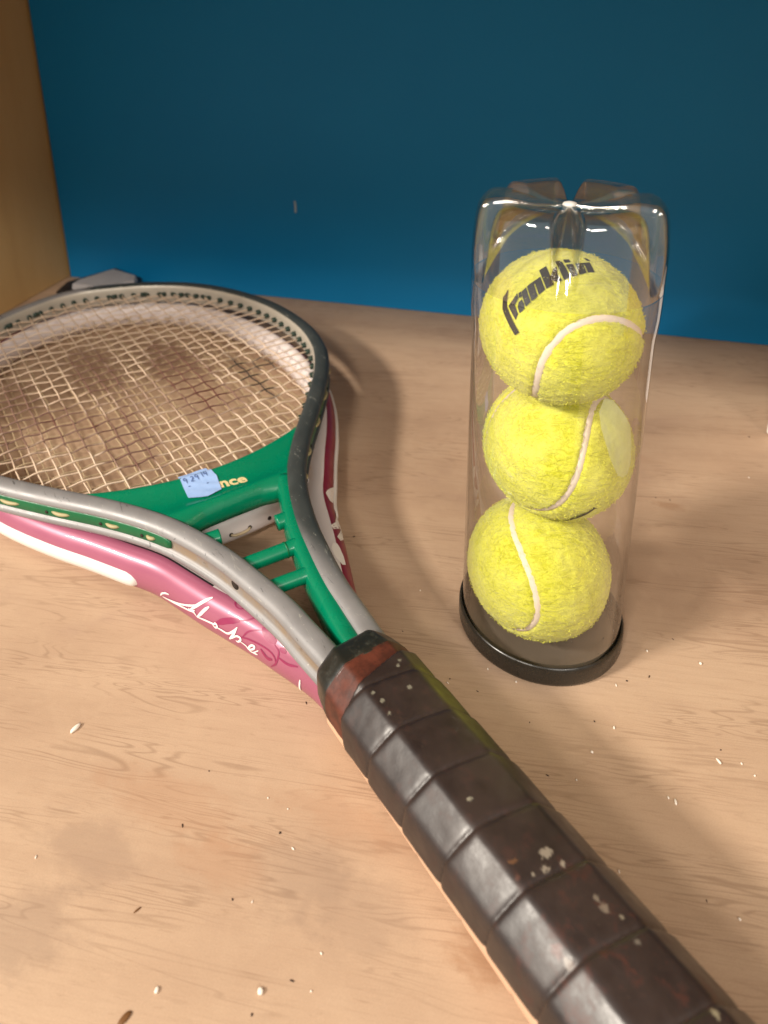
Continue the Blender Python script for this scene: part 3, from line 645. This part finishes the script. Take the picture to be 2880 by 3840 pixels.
def ball(center, q, sa, label, k):
    sm = np.c_[sa * np.cos(S_) + (1 - sa) * np.cos(3 * S_), sa * np.sin(S_) - (1 - sa) * np.sin(3 * S_), 2 * math.sqrt(sa * (1 - sa)) * np.sin(2 * S_)]
    sm /= np.linalg.norm(sm, axis=1)[:, None]
    sm = sm @ quatR(np.array(q) / np.linalg.norm(q)).T
    dmin = np.full(len(SV), 9.0)
    for i in range(0, 360, 2): dmin = np.minimum(dmin, np.linalg.norm(SV - sm[i], axis=1))
    dmin *= R; V = []
    for v, d in zip(SV, dmin):
        p = Vector(v)
        h = .38 * noise.noise(p * 9 + Vector((k * 7, 0, 0))) + .42 * noise.noise(Vector((p.x * 14, p.y * 30, p.z * 30 + k))) + .12 * noise.noise(p * 45)
        e = d + .55 * noise.noise(p * 22 + Vector((0, k, 3)))
        h -= 1.5 * max(0, min(1, (2.0 - e) / .6)); V.append(v * (R + h))
    o = mesh_obj('tennis_ball', V, SF, M_felt, recalc=False); o.location = tuple(x * MM for x in center)
    tag(o, label, 'tennis ball', 'tennis balls in the clear can')
    V = []
    for i in range(360):
        T = sm[(i + 1) % 360] - sm[i - 1]; T /= np.linalg.norm(T); s = np.cross(sm[i], T); wv = 1.5 + .35 * noise.noise((i * .12, k, 0))
        for e, hh in ((-1.3, -1.6), (-.75, -.62), (0, -.5), (.75, -.62), (1.3, -1.6)): p = sm[i] * (R - .25 + hh) + s * e * wv; V.append(p)
    mesh_obj('seam', V, grid_faces(360, 5, close_r=True), M_seam, o)
    # loose fibres standing off the felt
    V, F = [], []
    for _ in range(7000):
        d = rng.normal(size=3); d /= np.linalg.norm(d)
        if np.min(np.linalg.norm(sm[::6] - d, axis=1)) * R < 2.3: continue
        t1 = np.cross(d, rng.normal(size=3)); t1 /= np.linalg.norm(t1); s = np.cross(d, t1); ln = rng.uniform(.5, 1.5); up_ = rng.uniform(.25, .9)
        b = d * (R - .05); n0 = len(V)
        V += [b - s * .05, b + s * .05, b + t1 * ln * .55 + d * ln * up_ * .7 + s * .03, b + t1 * ln + d * ln * up_ * .8]
        F += [(n0, n0 + 1, n0 + 2), (n0, n0 + 2, n0 + 3)]
    fz = mesh_obj('felt_fuzz', V, F, M_fuzz, o, recalc=False, smooth=False); fz['kind'] = 'stuff'
    return o
b1 = ball((111.76, 286.92, 164.41), (.26068, -.41499, .87167, -.00373), .89, 'top ball of the stack in the clear can, with black printed name', 1)
b2 = ball((117.34, 293.78, 100.49), (.64203, -.25829, .03788, -.72087), .69, 'middle ball of the stack in the clear can, seam looping its front', 2)
b3 = ball((110.94, 289.54, 35.50), (-.18486, -.48641, .68124, -.51492), .80, 'bottom ball of the stack, resting in the black lid of the can', 3)
# lettering printed on the top ball: blocky slanted letters along an arc over the felt
base_l = [[-0.821, -0.487, 0.297], [-0.745, -0.552, 0.374], [-0.67, -0.55, 0.499], [-0.607, -0.553, 0.571], [-0.535, -0.555, 0.637], [-0.45, -0.542, 0.709], [-0.356, -0.527, 0.771], [-0.264, -0.523, 0.81], [-0.165, -0.509, 0.845], [-0.071, -0.49, 0.869], [0.04, -0.464, 0.885], [0.135, -0.437, 0.889], [0.233, -0.416, 0.879]]
top_l = [[-0.856, -0.32, 0.405], [-0.783, -0.384, 0.49], [-0.678, -0.386, 0.626], [-0.612, -0.385, 0.691], [-0.543, -0.373, 0.752], [-0.45, -0.367, 0.814], [-0.369, -0.347, 0.862], [-0.262, -0.327, 0.908], [-0.176, -0.297, 0.939], [-0.082, -0.296, 0.952], [0.05, -0.289, 0.956], [0.144, -0.268, 0.953], [0.234, -0.24, 0.942]]
letters = [[(0.0042, -0.85), (0.0542, -0.78), (0.065, 0.98), (0.0167, 0.98)], [(0.0167, 0.98), (0.065, 0.98), (0.1042, 1.75), (0.1125, 2.0), (0.0583, 1.75)], [(0.0833, -0.02), (0.1217, 0.1), (0.125, 0.68), (0.1625, 0.85), (0.1625, 1.15), (0.125, 1.05), (0.0792, 1.0)], [(0.135, 0.05), (0.1583, -0.05), (0.1958, -0.02), (0.2067, 0.25), (0.1958, 0.55), (0.1583, 0.58), (0.1383, 0.4)], [(0.1683, 0.78), (0.21, 0.72), (0.21, 1.05), (0.175, 1.08)], [(0.2146, 0), (0.2829, 0), (0.2829, 1), (0.2146, 1)], [(0.2963, 0), (0.3704, 0), (0.3704, 1), (0.2963, 1)], [(0.3837, 0), (0.4538, 0), (0.4538, 1), (0.3837, 1)], [(0.3583, 0.8), (0.4, 0.8), (0.4, 1), (0.3583, 1)], [(0.4671, 0), (0.5454, 0), (0.5454, 1.5), (0.4671, 1.5)], [(0.5454, 0.3), (0.6, 0.0), (0.6333, 0.05), (0.6125, 0.5), (0.6417, 1.05), (0.5917, 1.0), (0.5454, 0.6)], [(0.6504, 0), (0.7204, 0), (0.7204, 1.45), (0.6504, 1.45)], [(0.7379, 0), (0.7954, 0), (0.7954, 1), (0.7379, 1)], [(0.7421, 1.15), (0.7871, 1.15), (0.7871, 1.5), (0.7421, 1.5)], [(0.8129, 0), (0.8871, 0), (0.8871, 1), (0.8129, 1)], [(0.9046, 0), (0.9788, 0), (0.9788, 1), (0.9046, 1)], [(0.875, 0.8), (0.9167, 0.8), (0.9167, 1.0), (0.875, 1.0)], [(0.9583, 1.2), (1.0167, 1.1), (0.975, 1.5), (0.9333, 1.55)]]
def on_ball(x, h):
    kx = np.linspace(0, 1, len(base_l)); b = np.array([np.interp(x, kx, [p[i] for p in base_l]) for i in range(3)]); t_ = np.array([np.interp(x, kx, [p[i] for p in top_l]) for i in range(3)])
    p = b * (1 - h) + t_ * h; p /= np.linalg.norm(p); return p * (R + .42)
def glyph_mesh(polys, place, sub=.022):
    bm = bmesh.new()
    for pg in polys:
        vs = [bm.verts.new((x, y, 0)) for x, y in pg]; bm.faces.new(vs)
    bmesh.ops.triangulate(bm, faces=bm.faces)
    for _ in range(4):
        es = [e for e in bm.edges if math.hypot((e.verts[0].co.x - e.verts[1].co.x) * 13, e.verts[0].co.y - e.verts[1].co.y) > .35]
        if not es: break
        bmesh.ops.subdivide_edges(bm, edges=es, cuts=1); bmesh.ops.triangulate(bm, faces=bm.faces)
    V = [place(v.co.x, v.co.y) for v in bm.verts]; F = [tuple(v.index for v in f.verts) for f in bm.faces]; bm.free(); return V, F
V, F = glyph_mesh(letters, on_ball); mesh_obj('lettering', V, F, M_ink, b1, recalc=False, smooth=True)
def sph_rib(pts, wd):
    P = catmull(np.array(pts), 5); P /= np.linalg.norm(P, axis=1)[:, None]; V = []
    for i in range(len(P)):
        T = P[min(i + 1, len(P) - 1)] - P[max(i - 1, 0)]; s = np.cross(P[i], T); s /= np.linalg.norm(s)
        for e in (-1, 1): q = P[i] * R + s * e * wd[min(int(i / 5), len(wd) - 1)] * .5; V.append(q / np.linalg.norm(q) * (R + .42))
    return V, grid_faces(len(P), 2)
V, F = sph_rib([(-.442, -.466, -.766), (-.298, -.538, -.788), (-.134, -.66, -.739), (-.02, -.815, -.579), (.125, -.89, -.439), (.197, -.918, -.344)], [.8, 1.4, 1.5, 2.2, 1.4, 3, 1]); mesh_obj('lettering', V, F, M_ink, b2, recalc=False)

can = empty('ball_can', (CX, CY, 0)); tag(can, 'clear plastic tennis ball can standing upside down on its black lid', 'ball can')
def clear(name, rough, edge, base_):
    m = NT(name); m.n.remove(m.b)
    lw = m.add('ShaderNodeLayerWeight'); lw.inputs[0].default_value = .5
    fac = m.math('ADD', m.math('MULTIPLY', m.math('POWER', lw.outputs['Facing'], 2.6), edge), base_, True)
    tr = m.add('ShaderNodeBsdfTransparent'); m.link(m.mix(m.math('POWER', lw.outputs['Facing'], 2.5), (.97, .972, .968, 1), (.74, .75, .735, 1)), tr.inputs[0])
    gl = m.add('ShaderNodeBsdfGlossy'); gl.inputs['Roughness'].default_value = rough; gl.inputs['Color'].default_value = (.97, .97, .97, 1)
    bn = m.add('ShaderNodeBump'); bn.inputs['Strength'].default_value = .22; bn.inputs['Distance'].default_value = .0007
    m.link(m.noise(m.mapped((70, 70, 12)), 1, 3), bn.inputs['Height']); m.link(bn.outputs[0], gl.inputs['Normal'])
    mx = m.add('ShaderNodeMixShader'); m.link(fac, mx.inputs[0]); m.link(tr.outputs[0], mx.inputs[1]); m.link(gl.outputs[0], mx.inputs[2]); m.link(mx.outputs[0], m.out.inputs[0])
    return m.m
M_clear = clear('clear_plastic', .03, .72, .055)
RC = 37.3; FRONT = math.atan2(-CY, -CX)
def can_prof(lobe):
    """meridian (r,z) for a valley (lobe=0) or foot (lobe=1)"""
    val = [(RC + 1.1, 185), (RC + .9, 188), (35.4, 194), (31.0, 201), (26.0, 207.5), (18, 212.6), (9, 215.4), (4.5, 216.6), (0.01, 217.2)]
    foot = [(RC + 1.1, 185), (RC + 1.1, 201), (37.2, 213.5), (35.6, 218.4), (32.4, 220.6), (25.5, 220.9), (21.5, 220.0), (12.5, 218.0), (0.01, 217.2)]
    return np.array(val) * (1 - lobe) + np.array(foot) * lobe
NPHI = 360; rows = []
zs = [3, 8, 12, 30, 55, 80, 105, 130, 148, 156, 161, 164, 167, 170, 173, 176, 180, 184.5]
def rad(z): return RC - 1.0 * math.exp(-((z - 14) / 9) ** 2) * 0 + 1.1 / (1 + math.exp(-(z - 168) / 3.0))
V = []
for z in zs: V += [(rad(z) * math.cos(2 * math.pi * k / NPHI), rad(z) * math.sin(2 * math.pi * k / NPHI), z) for k in range(NPHI)]
profs = []
for k in range(NPHI):
    ph = 2 * math.pi * k / NPHI; c6 = math.cos(6 * (ph - FRONT) + math.pi); lb_ = 1 / (1 + math.exp(-14 * (c6 + .70)))
    lb_ = (lb_ - .0148) / .9852
    pf = can_prof(min(1, max(0, lb_))); profs.append(catmull(pf, 5))
def shell_rows(off):
    out = []
    for i in range(len(profs[0])):
        for k in range(NPHI):
            p = profs[k]; off_ = off * min(1, max(0, i - .5) / 9) + (.002 if off else 0); d = p[min(i + 1, len(p) - 1)] - p[max(i - 1, 0)]; d = d / np.linalg.norm(d); n_ = np.array([d[1], -d[0]])
            r_ = max(.01, p[i, 0] - n_[0] * off_); z_ = p[i, 1] - n_[1] * off_
            out.append((r_ * math.cos(2 * math.pi * k / NPHI), r_ * math.sin(2 * math.pi * k / NPHI), z_))
    return out
mesh_obj('can_body', V, grid_faces(len(zs), NPHI, close_c=True), M_clear, can)
nm = len(profs[0]); Va = shell_rows(0); Vb = shell_rows(.7)
M_mould = clear('moulded_clear_plastic', .06, .80, .075)
Vs = Va + Vb; ga = [f[::-1] for f in grid_faces(nm, NPHI, close_c=True)]; gb = [tuple(x + nm * NPHI for x in f) for f in grid_faces(nm, NPHI, close_c=True)]
mesh_obj('can_foot', Vs, ga + gb, M_mould, can, recalc=False)
V, F = tube([(0, 0, 216.6), (0, 0, 217.9), (0, 0, 218.4)], [3.2, 2.6, .8], 14); mesh_obj('moulding_nub', V, F, simple('pale_nub_plastic', srgb(200, 200, 196), .25), can)  # gate nub, its white highlight put into the pale colour
# pale oval painting the middle ball's reflection onto the wall of the can
m = NT('ball_reflection_film'); trn = m.add('ShaderNodeBsdfTransparent'); mxg = m.add('ShaderNodeMixShader')
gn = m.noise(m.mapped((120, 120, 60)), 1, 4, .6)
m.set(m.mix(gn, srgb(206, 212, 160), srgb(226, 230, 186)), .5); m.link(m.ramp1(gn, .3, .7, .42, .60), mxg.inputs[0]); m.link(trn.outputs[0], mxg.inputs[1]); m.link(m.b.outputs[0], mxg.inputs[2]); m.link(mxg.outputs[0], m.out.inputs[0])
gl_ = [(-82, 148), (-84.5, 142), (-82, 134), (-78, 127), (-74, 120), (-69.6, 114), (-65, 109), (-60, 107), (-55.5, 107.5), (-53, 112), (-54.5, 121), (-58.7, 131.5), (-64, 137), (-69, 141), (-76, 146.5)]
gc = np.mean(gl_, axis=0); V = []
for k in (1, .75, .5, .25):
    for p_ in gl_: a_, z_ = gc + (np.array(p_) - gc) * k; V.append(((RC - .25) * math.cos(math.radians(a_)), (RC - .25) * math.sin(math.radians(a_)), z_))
ng = len(gl_); mesh_obj('reflection_patch', V, grid_faces(4, ng, close_c=True) + [tuple(3 * ng + k for k in range(ng))], m.m, can)
# black lid
m = NT('black_lid_plastic'); n1 = m.noise(m.tc(), 300, 3); M_lid = m.set(m.mix(n1, srgb(28, 26, 22), srgb(42, 38, 32)), m.ramp1(n1, .3, .7, .22, .34), spec=.5)
lp = [(34.5, 1.5), (35.5, .3), (37.5, .1), (38.6, .6), (39.0, 2), (39.0, 7.6), (38.9, 9.4), (38.4, 10.4), (37.9, 10.6), (37.55, 10.0), (37.5, 3.4), (36.6, 2.9), (36.2, 6.2), (35.4, 6.6), (34.8, 6.0), (34.2, 3.0), (30, 2.4), (12, 2.2), (.01, 2.2)]
V = []; NL = 128
for r, z in lp: V += [(r * math.cos(2 * math.pi * k / NL), r * math.sin(2 * math.pi * k / NL), z) for k in range(NL)]
M_lid_in = simple('smoky_lid_floor', srgb(96, 86, 76), .35, var=.12, vscale=90)
mesh_obj('lid', V, grid_faces(len(lp), NL, close_c=True), None, can, mats=[M_lid, M_lid_in], midx=[1 if i >= 15 else 0 for i in range(len(lp) - 1) for k in range(NL)], flat_angle=50)

# ------------------------------------------------------------------ things at the edges
M_grey = simple('pale_grey_plastic', srgb(176, 174, 176), .45, var=.12)
M_dkp = simple('black_plastic', srgb(30, 30, 34), .4)
wd_ = empty('wedge', (-215, 775, 0)); tag(wd_, 'pale grey and black wedge behind the far rim of the strung racket', 'wedge')
def prism(name, poly, z0, z1, mat, inset=0):
    n = len(poly); P = [np.array(p) - np.array([-215, 775]) for p in poly]; c_ = np.mean(P, axis=0)
    V = [(p[0], p[1], z0) for p in P] + [(*(c_ + (p - c_) * (1 - inset)), z1) for p in P]
    bm = bmesh.new(); vs = [bm.verts.new(Vector(v) * MM) for v in V]
    bm.faces.new(vs[:n][::-1]); bm.faces.new(vs[n:])
    for i in range(n): bm.faces.new((vs[i], vs[(i + 1) % n], vs[n + (i + 1) % n], vs[n + i]))
    bmesh.ops.recalc_face_normals(bm, faces=bm.faces); bmesh.ops.bevel(bm, geom=list(bm.edges), offset=.8 * MM, segments=2, affect='EDGES')
    me = bpy.data.meshes.new(name); bm.to_mesh(me); bm.free(); me.materials.append(mat); o = bpy.data.objects.new(name, me); COL.objects.link(o); o.parent = wd_
prism('wedge_base', [(-258, 738), (-254, 766), (-206, 806), (-168, 768), (-165, 736), (-200, 715)], .1, 18, M_dkp, .04)
prism('wedge_top', [(-240, 740), (-236, 752), (-203, 783), (-172, 757), (-171, 740), (-200, 722)], 18.2, 25, M_grey, .05)
M_card = simple('white_card', srgb(226, 218, 212), .6, var=.04)
bx = box_obj('box', (0, 0, .1), (62, 60, 92), M_card, bevel=2.2, seg=3); bx.location = (321 * MM, 439.5 * MM, 0); bx.rotation_euler = (0, 0, -.70)
tag(bx, 'white upright box cut off by the right edge of the picture', 'box')

# crumbs on the board
WHITE = [(-56.2, 150.0), (-22.5, 148.4), (-108.6, 191.8), (-21.1, 209.4), (-13.2, 204.8), (-26.1, 173.7), (-2.4, 157.7), (-6.2, 147.9), (-11.4, 190.3), (158.8, 269.2), (179.8, 260.9), (136.6, 251.9), (127.0, 231.6), (113.5, 221.5), (162.6, 215.0), (171.2, 213.7), (173.5, 208.7), (137.5, 200.1), (135.6, 201.9), (102.9, 210.5), (105.7, 177.5), (139.7, 161.4), (58.5, 313.9), (61.1, 257.4), (81.3, 263.6), (92.3, 256.1), (282.3, 394.2), (38.6, 537.1)]
DARK = [(-45.9, 221.6), (-54.3, 200.5), (-16.3, 196.1), (-4.5, 250.7), (-25.1, 142.8), (-12.3, 150.8), (-33.2, 174.7), (174.2, 275.3), (142.4, 253.9), (153.4, 255.5), (120.0, 235.1), (131.7, 167.2), (166.2, 219.8), (45.0, 287.9), (62.6, 259.5), (73.6, 252.4), (92.2, 236.1), (92.1, 212.9), (308.7, 438.3), (215.8, 379.5), (223.1, 376.6), (27.2, 358.0)]
WHITE_L = ['chunky white crumb near the bottom edge, left of the biggest round crumb', 'biggest round white crumb near the bottom edge of the shelf', 'tiny pale crumb at the far left edge, below the rice-shaped crumb', 'faint white crumb left of the grip, left one of a close pair', 'white crumb left of the grip, right one of a close pair', 'small white crumb alone on the bare board above the two chunky crumbs', 'white crumb midway between the chunky crumbs and the lower grip', 'tiny crumb just right of the biggest round crumb at the bottom', 'white crumb below the close pair, left of the grip', "white crumb closest to the right side of the can's black lid", 'bright white crumb well to the right of the can lid', 'white crumb just below the right front of the can lid', "slender white crumb between the can lid and the grip's shadow", "white crumb below the can lid, at the edge of the grip's shadow", 'largest white crumb in the bright patch at the right', 'small crumb just right of the largest crumb in the bright patch', 'outermost small crumb by the right edge, below its two neighbours', "brighter crumb of a touching pair at the grip shadow's right border", "dimmer crumb of the touching pair at the grip shadow's right border", "pale crumb in the upper part of the grip's shadow", "pale crumb in the grip's shadow, close beside the lower grip", 'pale crumb in the lower right corner beyond the grip', 'white crumb between the racket throat and the can', "small white crumb right beside the grip's first wraps", 'white crumb just below the left front of the can lid', 'tiny white crumb straight in front of the can lid', 'white crumb high at the right, below the white box', "white crumb in the racket head's shadow, right of the rim"]
DARK_L = ['dark speck alone on the pale board left of the grip', 'dark speck on the left half of the board, above the lone sliver', 'dark speck left of the grip, just under the close pair of crumbs', 'dark speck beside the lower end of the pink frame', 'dark speck at the very bottom edge, under the biggest round crumb', 'dark speck just above and right of the biggest round crumb', 'brown speck left of the lone small crumb near the bottom', "dark speck in the can's shadow, right of the black lid", "left one of two dark specks below the can lid's right side", "right one of two dark specks below the can lid's right side", 'dark speck below the can lid, above the slender white crumb', 'dark speck in the lower right beyond the grip', 'dark speck just above the largest crumb in the bright patch', 'dark speck just above the upper end of the brown grip', "dark speck right beside the grip's first wraps", 'dark speck between the grip and the front of the can lid', 'dark speck below the middle of the can lid', "dark speck beside the grip's upper right side, in its shadow", 'dark speck at the upper right, in front of the white box', "left one of two dark specks right of the can's middle ball", "right one of two dark specks right of the can's middle ball", 'dark speck right of the maroon side of the lower racket']
M_crumb = simple('white_crumb', srgb(236, 226, 212), .6, var=.05); M_speck = simple('dark_speck', srgb(52, 34, 22), .7)
def bit_mesh(name, sx, sy, sz, mat, seed):
    r = np.random.default_rng(seed); bm = bmesh.new(); bmesh.ops.create_icosphere(bm, subdivisions=2, radius=1)
    for v in bm.verts:
        k = 1 + .28 * noise.noise(Vector(v.co) * 1.6 + Vector((seed * 3.1, 0, 0))); v.co = Vector((v.co.x * sx * k, v.co.y * sy * k, max(-.7, v.co.z) * sz * k)) * MM
    me = bpy.data.meshes.new(name); bm.to_mesh(me); bm.free(); me.materials.append(mat); me.polygons.foreach_set('use_smooth', [True] * len(me.polygons)); return me
cm = [bit_mesh('crumb', .75, .42, .4, M_crumb, 1), bit_mesh('crumb', .55, .5, .42, M_crumb, 2), bit_mesh('crumb', .95, .34, .34, M_crumb, 3)]
dm = [bit_mesh('speck', .55, .38, .3, M_speck, 4), bit_mesh('speck', .8, .26, .25, M_speck, 5)]
big = {0: 1.5, 1: 2.0, 9: 1.0, 10: 1.3, 14: 1.5, 13: 1.2, 17: 1.4, 12: 1.1}
for i, (x, y) in enumerate(WHITE):
    s = big.get(i, .62 + .3 * random.random()); o = bpy.data.objects.new('crumb', cm[i % 3]); COL.objects.link(o); o.location = (x * MM, y * MM, .30 * s * MM); o.scale = (s, s, s); o.rotation_euler = (0, 0, math.radians(95 + random.uniform(-40, 40)))
    tag(o, WHITE_L[i], 'crumb', 'white crumbs on the shelf')
for i, (x, y) in enumerate(DARK):
    s = .6 + .45 * random.random(); o = bpy.data.objects.new('speck', dm[i % 2]); COL.objects.link(o); o.location = (x * MM, y * MM, .2 * s * MM); o.scale = (s, s, s); o.rotation_euler = (0, 0, random.uniform(0, 3))
    tag(o, DARK_L[i], 'speck', 'dark specks on the shelf')
o = bpy.data.objects.new('crumb', bit_mesh('crumb', 2.7, 1.0, .9, M_crumb, 9)); COL.objects.link(o); o.location = (-107.2 * MM, 243.6 * MM, .66 * MM); o.rotation_euler = (0, 0, math.radians(52)); tag(o, 'largest white crumb, long like a rice grain, alone at the left', 'crumb')
M_spl = simple('dark_splinter', srgb(108, 70, 30), .7)
o = bpy.data.objects.new('splinter', bit_mesh('splinter', 2.6, .95, .5, M_spl, 10)); COL.objects.link(o); o.location = (-65.3 * MM, 143.4 * MM, .36 * MM); o.rotation_euler = (0, 0, math.radians(42)); tag(o, 'brown wood splinter at the bottom left edge of the shelf', 'splinter')
o = bpy.data.objects.new('splinter', bit_mesh('splinter', 1.5, .28, .3, M_spl, 11)); COL.objects.link(o); o.location = (-66.8 * MM, 172.8 * MM, .22 * MM); o.rotation_euler = (0, 0, math.radians(36)); tag(o, 'thin brown sliver lying on the bare lower left of the shelf', 'splinter')
